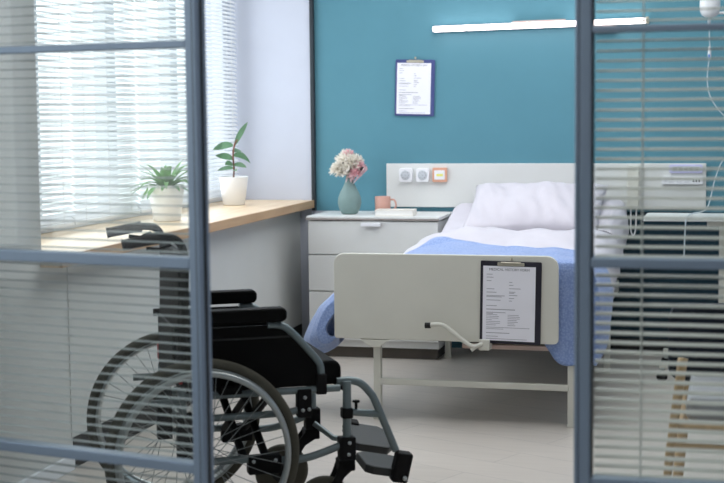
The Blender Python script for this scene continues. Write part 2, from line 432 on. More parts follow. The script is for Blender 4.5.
dk.add([B(x, y, z) for x in (0.94, 1.82) for (y, z) in ((-0.72, 0.42), (-0.72, 0.45), (-0.12, 0.60), (-0.12, 0.63))], [(0, 1, 3, 2), (4, 6, 7, 5), (0, 4, 5, 1), (2, 3, 7, 6), (1, 5, 7, 3), (0, 2, 6, 4)])
dk.build('mattress_deck', M_metal_w, bed)
for (x, y) in ((0.909, -1.945), (1.752, -1.945), (0.908, -0.34), (1.79, -0.65)):
    m_ = MB(); bl(m_, x, x + 0.032, y, y + 0.032, 0.012, 0.45, 0.002); lg = m_.build('leg', M_metal_w, bed)
    m2 = MB(); bl(m2, x - 0.003, x + 0.035, y - 0.003, y + 0.035, 0.0, 0.014, 0.002); m2.build('foot_cap', M_metal_w, lg)
bl(MB(), 0.935, 1.76, -1.945, -1.915, 0.155, 0.182).build('crossbar', M_metal_w, bed)
MB().prism([(0.86 - 1.35, 0.358), (0.99 - 1.35, 0.358), (0.945 - 1.35, 0.325), (0.905 - 1.35, 0.325)], 'y', -0.985, -0.964, 0.002).build('gusset', M_metal_w, bed)
ck = MB().tube(smooth_path([B(1.178, -2.02, 0.434), B(1.20, -2.022, 0.437), B(1.235, -2.022, 0.434), B(1.275, -2.022, 0.408), B(1.315, -2.022, 0.376), B(1.352, -2.022, 0.352), B(1.372, -2.02, 0.348), B(1.40, -2.005, 0.358)], 5), 0.0095, 10)
ck.tube([B(1.355, -2.024, 0.332), B(1.38, -2.018, 0.352)], 0.009, 8)
cko = ck.build('crank_handle', M_metal_w, bed)
MB().tube([B(1.156, -2.02, 0.432), B(1.180, -2.02, 0.4325)], 0.0125, 12).build('knob', M_black, cko)
m_ = MB(); bl(m_, 1.385, 1.43, -2.01, -1.94, 0.33, 0.375); m_.build('crank_bracket', M_metal_w, bed)

# mattress with the head end raised
def mz(y):   # mattress top
    t = max(0.0, (y + 0.78) / 0.66); return 0.665 + 0.185 * t
rows = []
NY = 34
for i in range(NY + 1):
    y = -1.90 + 1.80 * i / NY; zt = mz(y); zb = zt - 0.20 if y < -0.72 else zt - 0.20
    e = 1.0
    d = min(i, NY - i)
    ins = 0.03 if d == 0 else (0.008 if d == 1 else 0.0)
    prof = [(BX0 + 0.0, 0.5)]
    sec = rrect(BX0 + ins, BX1 - ins, zb + ins, zt - ins, 0.045, 5)
    sec = sec + [sec[0]]
    rows.append([(x, y, z) for x, z in sec])
mm = MB().grid(rows); n_ = len(rows[0]) - 1
mm.add(rows[0][:-1], [tuple(range(n_))]); mm.add(rows[-1][:-1], [tuple(range(n_))])
tag(mm.build('mattress', M_sheet), 'white sheeted mattress with raised head end on the hospital bed', 'mattress')

def resample(pl, n):
    P = [Vector((p[0], p[1])) for p in pl]; d = [0.0]
    for i in range(1, len(P)): d.append(d[-1] + (P[i] - P[i - 1]).length)
    out = []; j = 0
    for k in range(n):
        t = d[-1] * k / (n - 1)
        while j < len(P) - 2 and d[j + 1] < t: j += 1
        w = (t - d[j]) / max(1e-9, d[j + 1] - d[j]); out.append(P[j].lerp(P[j + 1], w))
    return out
def cloth(name, stations, m, n=110, sub=8, amp=0.012, fr=7.0, seed=0.0, thick=0.008, fold=0.0, shear=None):
    ys = [s[0] for s in stations]
    sm = [[Vector((p.x, p.y)) for p in resample([(q.x, q.y) for q in smooth_path([(a, b, 0) for a, b in s[1]], 8)], n)] for s in stations]
    rows = []
    S = len(stations)
    def cr(a, b, c, d, t): return 0.5 * ((2 * b) + (c - a) * t + (2 * a - 5 * b + 4 * c - d) * t * t + (3 * b - a - 3 * c + d) * t ** 3)
    for i in range(S - 1):
        for k in range(sub + (1 if i == S - 2 else 0)):
            t = k / sub; row = []
            i0 = max(i - 1, 0); i3 = min(i + 2, S - 1)
            y = ys[i] + (ys[i + 1] - ys[i]) * t
            for j in range(n):
                p = cr(sm[i0][j], sm[i][j], sm[i + 1][j], sm[i3][j], t)
                yy = y
                if shear: yy = y + shear(p.x) * max(0.0, 1 - (i + t) / 5.0)
                row.append(Vector((p.x, yy, p.y)))
            rows.append(row)
    out = []
    for a, row in enumerate(rows):
        r2 = []
        for j, p in enumerate(row):
            q = row[min(j + 1, n - 1)] - row[max(j - 1, 0)]
            nrm = Vector((-q.z, 0, q.x)); nrm = nrm.normalized() if nrm.length > 1e-9 else Vector((0, 0, 1))
            w = noise.noise(Vector((p.x * fr, p.y * fr * 0.6 + seed, p.z * fr))) * amp + noise.noise(Vector((p.x * fr * 3, p.y * fr * 2.2 + seed, p.z * fr * 3))) * amp * 0.35
            if fold: w += fold * math.sin(p.x * 30 + p.y * 14 + 3 * noise.noise(p * 3)) * 0.5
            r2.append(p + nrm * (w + amp * 0.4))
        out.append(r2)
    o = MB().grid(out).build(name, m)
    md = o.modifiers.new('thickness', 'SOLIDIFY'); md.thickness = thick; md.offset = -1
    return o
# white duvet across the whole bed below the pillow
duv = [
 (-0.70, [(0.915, 0.60), (0.925, 0.67), (0.97, 0.708), (1.1, 0.716), (1.4, 0.722), (1.7, 0.716), (1.81, 0.70), (1.85, 0.65), (1.855, 0.56)]),
 (-0.78, [(0.895, 0.57), (0.90, 0.67), (0.95, 0.715), (1.1, 0.735), (1.4, 0.740), (1.7, 0.732), (1.81, 0.715), (1.865, 0.65), (1.87, 0.53)]),
 (-1.05, [(0.895, 0.50), (0.892, 0.63), (0.945, 0.716), (1.1, 0.752), (1.4, 0.748), (1.7, 0.738), (1.82, 0.715), (1.875, 0.64), (1.88, 0.50)]),
 (-1.35, [(0.89, 0.46), (0.885, 0.60), (0.945, 0.690), (1.08, 0.724), (1.4, 0.708), (1.7, 0.70), (1.82, 0.682), (1.87, 0.62), (1.88, 0.45)]),
 (-1.60, [(0.875, 0.43), (0.89, 0.575), (0.95, 0.645), (1.1, 0.688), (1.4, 0.700), (1.7, 0.694), (1.82, 0.672), (1.868, 0.61), (1.87, 0.43)]),
 (-1.83, [(0.885, 0.42), (0.88, 0.60), (0.94, 0.675), (1.1, 0.69), (1.4, 0.692), (1.7, 0.688), (1.82, 0.665), (1.86, 0.6), (1.865, 0.4)]),
]
tag(cloth('duvet', duv, M_sheet, amp=0.016, fr=5.5, seed=3.1, thick=0.012, fold=0.006), 'white rumpled duvet spread between the pillow and the blue blanket', 'duvet')
bk = [
 (-1.34, [(0.95, 0.52), (0.95, 0.62), (1.005, 0.706), (1.10, 0.752), (1.25, 0.742), (1.4, 0.734), (1.72, 0.728), (1.83, 0.70), (1.89, 0.62), (1.90, 0.53)]),
 (-1.41, [(0.87, 0.44), (0.87, 0.52), (0.93, 0.62), (0.995, 0.702), (1.10, 0.746), (1.25, 0.738), (1.4, 0.730), (1.72, 0.724), (1.84, 0.695), (1.90, 0.59), (1.91, 0.47)]),
 (-1.52, [(0.72, 0.33), (0.675, 0.30), (0.64, 0.36), (0.71, 0.49), (0.83, 0.59), (0.96, 0.674), (1.08, 0.732), (1.25, 0.730), (1.4, 0.724), (1.72, 0.718), (1.84, 0.69), (1.905, 0.57), (1.91, 0.42)]),
 (-1.66, [(0.70, 0.305), (0.63, 0.255), (0.565, 0.265), (0.54, 0.32), (0.61, 0.45), (0.76, 0.575), (0.95, 0.668), (1.08, 0.718), (1.25, 0.72), (1.4, 0.718), (1.72, 0.712), (1.84, 0.68), (1.90, 0.55), (1.905, 0.35)]),
 (-1.86, [(0.74, 0.36), (0.69, 0.31), (0.63, 0.30), (0.60, 0.345), (0.655, 0.46), (0.76, 0.575), (0.93, 0.68), (1.08, 0.708), (1.25, 0.71), (1.4, 0.712), (1.72, 0.706), (1.84, 0.67), (1.885, 0.5), (1.875, 0.27)]),
 (-1.945, [(0.76, 0.38), (0.72, 0.34), (0.68, 0.33), (0.65, 0.37), (0.68, 0.45), (0.77, 0.54), (0.93, 0.64), (1.08, 0.665), (1.25, 0.67), (1.4, 0.67), (1.72, 0.665), (1.82, 0.64), (1.86, 0.5), (1.86, 0.275)]),
 (-1.957, [(0.78, 0.39), (0.75, 0.37), (0.72, 0.36), (0.70, 0.39), (0.72, 0.43), (0.78, 0.48), (0.93, 0.50), (1.08, 0.48), (1.25, 0.46), (1.4, 0.45), (1.6, 0.40), (1.70, 0.29), (1.755, 0.262), (1.80, 0.27), (1.83, 0.28)]),
]
tag(cloth('blanket', bk, M_blanket, amp=0.010, fr=6, seed=8.4, thick=0.012, fold=0.006, shear=lambda x: -0.30 * max(0.0, min(1.0, (x - 1.0) / 0.45)) - 0.16 * max(0.0, min(1.0, (1.0 - x) / 0.1))), 'blue waffle blanket draped over the foot of the bed', 'blanket')

# pillow
rows = []; n = 44
def pil(u, v, s):
    eu = max(0, 1 - abs(u) ** 2.6); ev = max(0, 1 - abs(v) ** 2.6)
    h = 0.085 * (eu * ev) ** 0.5
    k = 1 - 0.07 * (abs(u) ** 2) * (1 - abs(v)) - 0.0
    kx = 1 - 0.05 * (1 - v * v) * abs(u) ** 3; ky = 1 - 0.08 * (1 - u * u) * abs(v) ** 3
    x = 0.36 * u * kx; y = 0.245 * v * ky
    w = noise.noise(Vector((x * 9 + y * 4, y * 3.0 - x * 1.0, 1.3 * s))) * 0.022 + noise.noise(Vector((x * 24 + y * 9, y * 7 - x * 3, 4.1 * s))) * 0.010
    w *= min(1, 3 * (eu * ev))
    return (x, y, s * h + w * (1 if s > 0 else .4))
pm = MB()
for s in (1, -1):
    pm.grid([[pil(-1 + 2 * i / n, -1 + 2 * j / n, s) for i in range(n + 1)] for j in range(n + 1)])
po = pm.build('pillow', M_sheet)
bm = bmesh.new(); bm.from_mesh(po.data); bmesh.ops.remove_doubles(bm, verts=bm.verts[:], dist=0.0004); bmesh.ops.recalc_face_normals(bm, faces=bm.faces[:]); bm.to_mesh(po.data); bm.free()
for p in po.data.polygons: p.use_smooth = True
po.location = (1.41, -0.415, 0.822); po.rotation_euler = (R(27), 0, R(-2))
tag(po, 'plump white pillow leaning on the raised head of the bed', 'pillow')
# second pillow: rumpled sheet corner on the right edge
tag(cloth('folded_sheet', [(-0.62, [(1.70, 0.69), (1.76, 0.715), (1.82, 0.705), (1.855, 0.66), (1.86, 0.58)]), (-0.45, [(1.70, 0.76), (1.76, 0.785), (1.82, 0.775), (1.862, 0.72), (1.868, 0.60)]), (-0.28, [(1.70, 0.81), (1.76, 0.832), (1.82, 0.822), (1.86, 0.77), (1.865, 0.64)]), (-0.14, [(1.70, 0.84), (1.76, 0.855), (1.82, 0.845), (1.85, 0.80), (1.85, 0.70)])], M_sheet, n=30, sub=6, amp=0.02, fr=11, seed=1.7, thick=0.006), 'rumpled white sheet edge hanging at the right of the pillow', 'sheet')

# ------------------------------------------------------------------ clipboards
def clipboard(loc, rot, w, h, board, label, cat='clipboard'):
    t = thing('clipboard', label, cat, loc); t.rotation_euler = rot
    MB().prism(rrect(-w / 2, w / 2, 0, h, 0.006), 'y', -0.004, 0.0, 0.0008).build('board', board, t)
    pw, ph = w * 0.86, h * 0.905
    p0, z0 = -w * 0.455, h * 0.035
    MB().box(p0, p0 + pw, -0.0055, -0.0042, z0, z0 + ph).build('paper', M_paper, t)
    c = MB().prism(rrect(-w * .22, w * .22, h * .945, h * .985, 0.003), 'y', -0.009, -0.0056, 0.001)
    c.tube([(-w * .16, -0.008, h * .982), (w * .16, -0.008, h * .982)], 0.004, 8)
    c.tube([(0, -0.004, h + 0.004), (0, -0.002, h + 0.014)], 0.006, 8)
    c.build('clip', M_clip, t)
    vs, fs = text_mesh('MEDICAL HISTORY FORM', w * 0.058)
    hd = MB(); zc = h * 0.885
    hd.add([(v[0] + p0 + pw / 2, -0.0058, v[1] + zc) for v in vs], fs); hd.build('heading', M_ink_dk, t)
    ln = MB(); rnd = random.Random(5)
    def bar(xa, xb, z, th=0.0022): ln.box(p0 + pw * xa, p0 + pw * xb, -0.0058, -0.0054, z0 + ph * z, z0 + ph * z + th)
    for (a, b, z) in [(.07, .18, .885), (.07, .2, .845), (.07, .16, .80), (.5, .56, .785), (.5, .58, .745), (.5, .72, .70), (.07, .22, .69), (.5, .62, .655), (.5, .6, .64), (.07, .26, .645),
                      (.07, .42, .60), (.07, .36, .585), (.5, .66, .61), (.5, .6, .57), (.07, .34, .54), (.5, .56, .535), (.07, .27, .465), (.07, .2, .36), (.07, .44, .375)]: bar(a, b, z)
    bar(.07, .62, .415, .003)
    for i in range(7):
        z = .345 - .023 * i; bar(.07, .07 + rnd.uniform(.1, .28), z, .0018); bar(.48, .48 + rnd.uniform(.12, .24), z, .0018)
    bar(.07, .9, .175, .0018); bar(.07, .4, .155, .0018); bar(.07, .52, .10, .0025); bar(.07, .3, .055, .0018); bar(.07, .85, .022, .0018)
    ln.build('print', M_ink, t)
    return t
c1 = clipboard((0.674, -0.006, 1.312), (0, R(1.6), 0), 0.226, 0.315, M_board_b, 'blue clipboard with a white medical form hung on the teal wall')
c2 = clipboard((1.514, -1.9865, 0.358), (0, R(1.0), 0), 0.258, 0.350, M_board_k, 'dark clipboard with a white medical form hung on the bed footboard')
c2['category'] = 'clipboard'

# ------------------------------------------------------------------ back wall: lamp, headboard panel, sockets
lp = thing('wall_lamp', 'long lit tube lamp fixed high on the teal wall', 'lamp', (1.379, 0, 1.80)); lp.rotation_euler = (0, R(-0.9), 0)
MB().prism(rrect(-0.586, 0.575, -0.015, 0.014, 0.011), 'y', -0.065, -0.03, 0.002).build('diffuser', emis('lit lamp tube', (255, 236, 236), 6.0), lp)
MB().box(-0.592, 0.586, -0.030, -0.004, -0.016, 0.018, 0.003).build('housing', M_plastic_w, lp)
MB().box(0.575, 0.592, -0.067, -0.028, -0.02, 0.02, 0.003).build('end_cap', M_clip, lp)
MB().box(-0.145, 0.145, -0.045, -0.004, 0.017, 0.027, 0.002).build('mount', M_lam_edge, lp)
MB().box(0.30, 0.42, -0.035, 0.0, -0.05, -0.02, 0.002).build('bracket', M_lam_edge, lp)
hp = tag(MB().box(0.513, 2.276, -0.022, -0.001, 0.80, 1.045, 0.0025).build('headboard_panel', M_lam), 'long white panel on the teal wall behind the bed', 'headboard panel')
def socket(x, label):
    t = thing('wall_socket', label, 'wall socket', (x, -0.0225, 0.981))
    MB().prism(rrect(-0.038, 0.038, -0.039, 0.039, 0.014), 'y', -0.028, 0.0, 0.003).build('housing', M_plastic_w, t)
    f = MB().lathe([(0.0, 0.031), (0.024, 0.031), (0.027, 0.030), (0.028, 0.027)], 28, Matrix.Scale(-1, 4, (0, 1, 0)), 'y').build('face', M_plastic_g, t)
    h = MB()
    for k in range(8):
        a = k * PI / 4; rr = 0.018
        h.lathe([(0, 0.0318), (0.0022, 0.0318), (0.0022, 0.030)], 8, Matrix.Translation((rr * math.cos(a), 0, rr * math.sin(a))) @ Matrix.Scale(-1, 4, (0, 1, 0)), 'y')
    h.lathe([(0, 0.0318), (0.0025, 0.0318), (0.0025, 0.030)], 8, Matrix.Scale(-1, 4, (0, 1, 0)), 'y')
    h.build('holes', M_plastic_k, t)
    return t
socket(0.630, 'white rounded wall socket, left of the two on the panel')
socket(0.728, 'white rounded wall socket beside the salmon square device')
t = thing('call_button', 'square salmon wall device with white face and yellow strip', 'wall device', (0.824, -0.0225, 0.982))
MB().prism(rrect(-0.041, 0.041, -0.04, 0.04, 0.005), 'y', -0.02, 0.0, 0.002).build('housing', M_orange, t)
MB().box(-0.030, 0.030, -0.023, -0.019, -0.026, 0.026, 0.0015).build('face', M_plastic_w, t)
MB().box(-0.017, 0.02, -0.0245, -0.0225, -0.007, 0.006, 0.0005).build('strip', M_yellow, t)
t = thing('wall_phone', 'white handset with hanging cord on the headboard panel', 'phone', (1.893, -0.0225, 0.81))
MB().prism(rrect(-0.031, 0.031, 0.0, 0.221, 0.008), 'y', -0.045, 0.0, 0.004).build('handset', M_metal_w, t)
MB().tube(smooth_path([(-0.012, -0.02, 0.0), (-0.012, -0.03, -0.06), (-0.01, -0.035, -0.13), (0.003, -0.035, -0.155), (0.014, -0.03, -0.12), (0.016, -0.025, -0.06), (0.018, -0.02, 0.0)], 6), 0.004, 8).build('cord', M_plastic_w, t)
t = thing('socket_strip', 'oval lilac rimmed strip of dark sockets at top of the panel', 'socket strip', (2.170, -0.0225, 1.016))
MB().prism(rrect(-0.088, 0.088, -0.023, 0.023, 0.012), 'y', -0.014, 0.0, 0.003).build('rim', mat('lilac plastic', (206, 204, 240), 0.4), t)
MB().prism(rrect(-0.076, 0.076, -0.012, 0.012, 0.009), 'y', -0.0165, -0.0142, 0.001).build('inlay', M_plastic_g, t)
h = MB()
for k in range(5):
    h.box(-0.066 + k * 0.028, -0.046 + k * 0.028, -0.0185, -0.016, -0.006, 0.006, 0.001)
h.build('sockets', M_plastic_k, t)
t = thing('power_strip', 'white power strip with three usb ports below the lilac strip', 'power strip', (2.152, -0.0225, 0.953))
MB().prism(rrect(-0.108, 0.108, -0.021, 0.021, 0.008), 'y', -0.02, 0.0, 0.003).build('housing', M_plastic_w, t)
h = MB()
for k in range(3):
    for dz in (-0.009, 0.006):
        for dx in (-0.008, 0.001, 0.010): h.box(-0.062 + k * 0.041 + dx, -0.057 + k * 0.041 + dx, -0.0212, -0.0195, dz, dz + 0.003)
h.build('socket_slots', M_ink, t)
for k in range(3): MB().box(0.055 + k * 0.015, 0.062 + k * 0.015, -0.0215, -0.0195, -0.007, 0.008).build('usb_port', M_plastic_k, t)
MB().lathe([(0, 0.0215), (0.004, 0.0215), (0.004, 0.019)], 10, Matrix.Translation((-0.088, 0, 0)) @ Matrix.Scale(-1, 4, (0, 1, 0)), 'y').build('switch', M_plastic_g, t)

# ------------------------------------------------------------------ bedside chest and what stands on it
ns = thing('bedside_chest', 'white chest of three drawers between the window sill and bed', 'chest of drawers', (0.535, -0.235, 0))
def nl(mb, x0, x1, y0, y1, z0, z1, bev=0.002): return mb.box(x0 - 0.535, x1 - 0.535, y0 + 0.235, y1 + 0.235, z0, z1, bev)
m_ = MB(); nl(m_, 0.174, 0.895, -0.43, -0.02, 0.06, 0.752); m_.build('carcass', M_lam, ns)
m_ = MB(); nl(m_, 0.166, 0.903, -0.458, -0.012, 0.757, 0.775, 0.001); tp = m_.build('top', M_lam, ns)
m_ = MB(); nl(m_, 0.166, 0.903, -0.4595, -0.4585, 0.756, 0.766, 0.0); m_.build('front_edge', M_lam_edge, tp)
for i, (za, zb) in enumerate(((0.568, 0.750), (0.368, 0.562), (0.10, 0.362))):
    m_ = MB(); nl(m_, 0.174, 0.895, -0.45, -0.431, za, zb, 0.0025); d = m_.build('drawer', M_lam, ns)
    if True:
        zz = zb - 0.008
        m_ = MB(); m_.prism([(-0.45 + .235, zz), (-0.475 + .235, zz), (-0.475 + .235, zz - 0.018), (-0.471 + .235, zz - 0.018), (-0.469 + .235, zz - 0.006), (-0.45 + .235, zz - 0.006)], 'x', 0.476 - .535, 0.586 - .535, 0.0008); m_.build('handle', M_plastic_w, d)
m_ = MB(); nl(m_, 0.19, 0.88, -0.41, -0.04, 0.0, 0.06); m_.build('plinth', mat('brown grey plinth', (84, 78, 72), 0.7), ns)

vs_ = thing('vase', 'grey green teardrop vase on the bedside chest, holding flowers', 'vase', (0.362, -0.27, 0.7755))
MB().lathe([(0.0, 0.0), (0.036, 0.0), (0.045, 0.006), (0.058, 0.03), (0.0655, 0.062), (0.063, 0.09), (0.052, 0.12), (0.036, 0.15), (0.025, 0.175), (0.0215, 0.19), (0.0225, 0.2), (0.019, 0.2), (0.017, 0.185), (0.02, 0.17), (0.0, 0.165)], 40).build('body', M_vase, vs_)
fl = thing('bouquet', 'cream and pink flowers in pink wrap standing in the vase', 'flowers', (0.358, -0.27, 0.945))
def blossom(mb, c, r, np_, seed, elong=1.0):
    rnd = random.Random(seed)
    for k in range(np_):
        th = rnd.uniform(0, 2 * PI); ph = math.acos(rnd.uniform(-0.45, 1)); d = Vector((math.sin(ph) * math.cos(th), math.sin(ph) * math.sin(th), math.cos(ph)))
        s = d.orthogonal().normalized(); s.rotate(Matrix.Rotation(rnd.uniform(0, 2 * PI), 3, d)); u = d.cross(s)
        L = r * rnd.uniform(0.75, 1.15); w = r * 0.13
        base = Vector(c) + d * r * 0.2
        vs = []
        for q, (t, ww, cu) in enumerate([(0, .4, 0), (.35, 1, 0), (.7, 1.1, .08), (1, .55, .22)]):
            p = base + d * L * t + u * L * cu
            vs += [p - s * w * ww, p + u * w * .25, p + s * w * ww]
        mb.add(vs, [(i * 3 + j, i * 3 + j + 1, i * 3 + j + 4, i * 3 + j + 3) for i in range(3) for j in range(2)], True)
for k, (c, r) in enumerate([((-0.015, -0.02, 0.115), 0.048), ((-0.055, -0.015, 0.075), 0.042), ((0.02, -0.03, 0.10), 0.045), ((-0.01, 0.01, 0.14), 0.042), ((-0.03, -0.03, 0.06), 0.038), ((0.045, -0.01, 0.12), 0.036)]):
    m_ = MB(); blossom(m_, c, r, 150, 20 + k); m_.build('cream_bloom', M_petal, fl)
for k, (c, r) in enumerate([((0.06, -0.02, 0.085), 0.038), ((0.0, 0.0, 0.158), 0.028), ((0.05, -0.035, 0.055), 0.03)]):
    m_ = MB(); blossom(m_, c, r, 90, 50 + k); m_.build('pink_bloom', M_petal_p, fl)
rows = []
for i in range(9):
    t = i / 8; z = -0.02 + 0.10 * t; rr = 0.015 + 0.022 * t ** 1.3
    rows.append([((rr + 0.006 * math.sin(5 * a)) * math.cos(a) + 0.045 * t * t, (rr + 0.006 * math.sin(5 * a)) * math.sin(a), z + 0.014 * t * math.sin(3 * a)) for a in [2 * PI * k / 30 for k in range(31)]])
MB().grid(rows).build('paper_wrap', M_wrap, fl)
rows = []
for i in range(7):
    t = i / 6
    rows.append([(0.03 + 0.075 * t + 0.0 * k, -0.02 + (k / 8 - 0.5) * 0.05 * (0.5 + t), 0.0 + 0.085 * t + 0.012 * math.sin(k * 1.3) * t) for k in range(9)])
MB().grid(rows).build('wrap_flap', M_wrap, fl)
MB().lathe([(0, -0.014), (0.008, -0.008), (0.009, 0.003), (0.004, 0.013), (0, 0.015)], 12, Matrix.Translation((0.086, -0.035, 0.082)) @ Matrix.Rotation(0.9, 4, 'Y')).build('dark_bud', M_bud, fl)
MB().lathe([(0, -0.005), (0.005, 0), (0, 0.006)], 10, Matrix.Translation((-0.012, -0.07, 0.115))).build('dark_bud', M_bud, fl)
m_ = MB()
for k in range(5): m_.tube([(0.004 * math.cos(k * 1.3), 0.004 * math.sin(k * 1.3), -0.02), (0.02 * math.cos(k * 1.3), 0.02 * math.sin(k * 1.3), 0.08)], 0.002, 6)
m_.build('stems', M_leaf1, fl)

mg = thing('mug', 'dusty pink mug standing behind the book on the chest', 'mug', (0.540, -0.225, 0.7755))
MB().lathe([(0, 0), (0.036, 0), (0.041, 0.004), (0.043, 0.02), (0.0435, 0.094), (0.042, 0.096), (0.040, 0.094), (0.039, 0.008), (0, 0.006)], 36).build('cup', M_mug, mg)
MB().tube(smooth_path([(0.042, 0, 0.078), (0.062, 0, 0.078), (0.073, 0, 0.062), (0.074, 0, 0.04), (0.062, 0, 0.024), (0.042, 0, 0.022)], 5), 0.0055, 8).build('handle', M_mug, mg)
bo = thing('book', 'cream hardback book lying in front of the pink mug', 'book', (0.638, -0.335, 0.7755), R(4))
MB().box(-0.105, 0.105, -0.07, 0.07, 0.0, 0.003, 0.0006).box(-0.105, 0.105, -0.07, 0.07, 0.029, 0.032, 0.0006).box(0.103, 0.106, -0.07, 0.07, 0.0, 0.032, 0.0006).build('cover', M_book, bo)
MB().box(-0.100, 0.102, -0.067, 0.067, 0.003, 0.029).build('pages', M_pages, bo)

# ------------------------------------------------------------------ plants on the sill
def leafmesh(mb, base, d, L, w, droop, seg=8, fold=0.15, up=Vector((0, 0, 1)), tipup=0.0):
    d = Vector(d).normalized(); p = Vector(base); s = d.cross(up)
    s = s.normalized() if s.length > 1e-4 else Vector((1, 0, 0)); vs = []
    for i in range(seg + 1):
        t = i / seg
        ww = w * (math.sin(PI * min(1, t * 0.93 + 0.07)) ** 0.75) if t < 1 else 0.0005
        nn = s.cross(d).normalized()
        vs += [p - s * ww + nn * ww * fold * 2, p, p + s * ww + nn * ww * fold * 2]
        dd = d.copy(); dd.z -= droop / seg
        d = dd.normalized(); p = p + d * (L / seg)
    mb.add(vs, [(i * 3 + j, i * 3 + j + 1, i * 3 + j + 4, i * 3 + j + 3) for i in range(seg) for j in range(2)], True)
def pot(root, rt, rb, h):
    p = MB().lathe([(0, 0.0), (rb - 0.004, 0.0), (rb, 0.004), (rt, h - 0.003), (rt, h), (rt - 0.005, h), (rt - 0.008, h - 0.02), (0, h - 0.02)], 40).build('pot', M_pot, root)
    MB().lathe([(0, h - 0.012), (rt * 0.5, h - 0.013), (rt - 0.008, h - 0.017)], 24).build('soil', M_soil, root)
    return p
p1 = thing('potted_plant', 'leafy green rosette plant in a white pot, behind the glass door', 'potted plant', (-0.175, -1.61, 0.8365))
pot(p1, 0.087, 0.064, 0.168)
m_ = MB(); rnd = random.Random(3)
for k in range(52):
    a = k * 2.4 + rnd.uniform(-.3, .3); el = rnd.uniform(0.45, 1.35)
    leafmesh(m_, (0.02 * math.cos(a), 0.02 * math.sin(a), 0.15), (math.cos(a) * math.cos(el), math.sin(a) * math.cos(el), math.sin(el)), rnd.uniform(0.12, 0.185), rnd.uniform(0.010, 0.0155), rnd.uniform(0.8, 2.1))
m_.build('leaves', M_leaf1, p1)
p2 = thing('potted_plant', 'slender rubber plant with few big leaves in white pot beside the white wall', 'potted plant', (-0.24, -0.48, 0.8365))
pot(p2, 0.081, 0.06, 0.155)
MB().tube(smooth_path([(0, 0, 0.14), (0.004, 0, 0.2), (0.0, 0, 0.27), (0.01, 0, 0.33), (0.03, 0, 0.36)], 5), 0.005, 8, rs=None).build('stem', M_stem, p2)
m_ = MB()
for (b, d, L, w, dr) in [((0.012, 0, 0.33), (0.45, -0.1, 0.85), 0.15, 0.016, 0.35), ((0.0, 0, 0.325), (-1, -.2, 0.12), 0.115, 0.026, 0.55), ((0.005, 0, 0.27), (0.9, 0.2, 0.35), 0.11, 0.025, 1.6),
                        ((0, 0, 0.25), (-0.8, -.3, 0.45), 0.10, 0.022, 0.5), ((0, 0, 0.20), (-1, 0.1, 0.15), 0.10, 0.016, 0.5), ((0.003, 0, 0.22), (1, -.4, 0.2), 0.095, 0.016, 0.6),
                        ((0, 0, 0.22), (-0.2, -1, 0.4), 0.09, 0.02, 0.6), ((0, 0, 0.19), (0.5, -0.8, 0.1), 0.08, 0.016, 0.2), ((0, 0, 0.29), (0.3, 0.9, 0.4), 0.09, 0.02, 0.8)]:
    leafmesh(m_, b, d, L, w, dr, fold=0.1, up=Vector((0.25, -0.75, 0.6)))
m_.build('leaves', M_leaf2, p2)

# ------------------------------------------------------------------ overbed table, drip, chair on the right
tb = thing('overbed_table', 'white overbed table on a slim column right of the bed', 'table', (2.375, -0.6, 0))
MB().prism(rrect(-0.385, 0.385, -0.18, 0.18, 0.02), 'z', 0.789, 0.806, 0.003).build('tabletop', M_lam, tb)
MB().box(-0.08, 0.08, -0.1, 0.1, 0.76, 0.789, 0.003).build('bracket', M_metal_w, tb)
MB().box(-0.022, 0.022, -0.022, 0.022, 0.075, 0.765, 0.004).build('column', M_metal_w, tb)
m_ = MB(); m_.box(-0.03, 0.03, -0.22, 0.22, 0.07, 0.1, 0.004); m_.box(-0.3, 0.3, -0.235, -0.205, 0.07, 0.095, 0.004); m_.box(-0.3, 0.3, 0.205, 0.235, 0.07, 0.095, 0.004)
m_.build('base', M_metal_w, tb)
for x in (-0.285, 0.285):
    for y in (-0.22, 0.22):
        w_ = MB().lathe([(0, -0.012), (0.022, -0.012), (0.027, -0.006), (0.027, 0.006), (0.022, 0.012), (0, 0.012)], 18, Matrix.Translation((x, y, 0.0275)), 'y').build('caster', M_rubber, tb)
        MB().box(x - 0.012, x + 0.012, y - 0.018, y + 0.018, 0.045, 0.072, 0.003).build('fork', M_rim, w_)
iv = thing('drip_stand', 'drip stand with a white container and thin tube at the right edge', 'drip stand', (2.78, -0.55, 0))
I = lambda x, y, z: (x - 2.78, y + 0.55, z)
MB().tube([(0, 0, 0.06), (0, 0, 2.0)], 0.012, 12).build('pole', M_rim, iv)
MB().tube([I(2.78, -0.55, 1.80), I(2.33, -0.55, 1.808)], 0.007, 8).build('arm', M_plastic_w, iv)
for k in range(5):
    a = k * 2 * PI / 5
    MB().tube([(0, 0, 0.09), (0.27 * math.cos(a), 0.27 * math.sin(a), 0.05)], 0.011, 8).lathe([(0, -.01), (.025, -.01), (.025, .01), (0, .01)], 14, Matrix.Translation((0.27 * math.cos(a), 0.27 * math.sin(a), 0.025)), 'y').build('leg', M_rim, iv)
MB().lathe([(0, 1.785), (0.02, 1.787), (0.038, 1.797), (0.047, 1.815), (0.05, 1.84), (0.05, 1.95), (0.04, 1.97), (0.0, 1.975)], 28, Matrix.Translation((2.295 - 2.78, 0, 0))).build('container', M_plastic_w, iv)
MB().lathe([(0.0, 1.725), (0.008, 1.727), (0.0085, 1.775), (0.006, 1.783), (0, 1.785)], 14, Matrix.Translation((2.292 - 2.78, 0, 0))).build('drip_chamber', M_tubefl, iv)
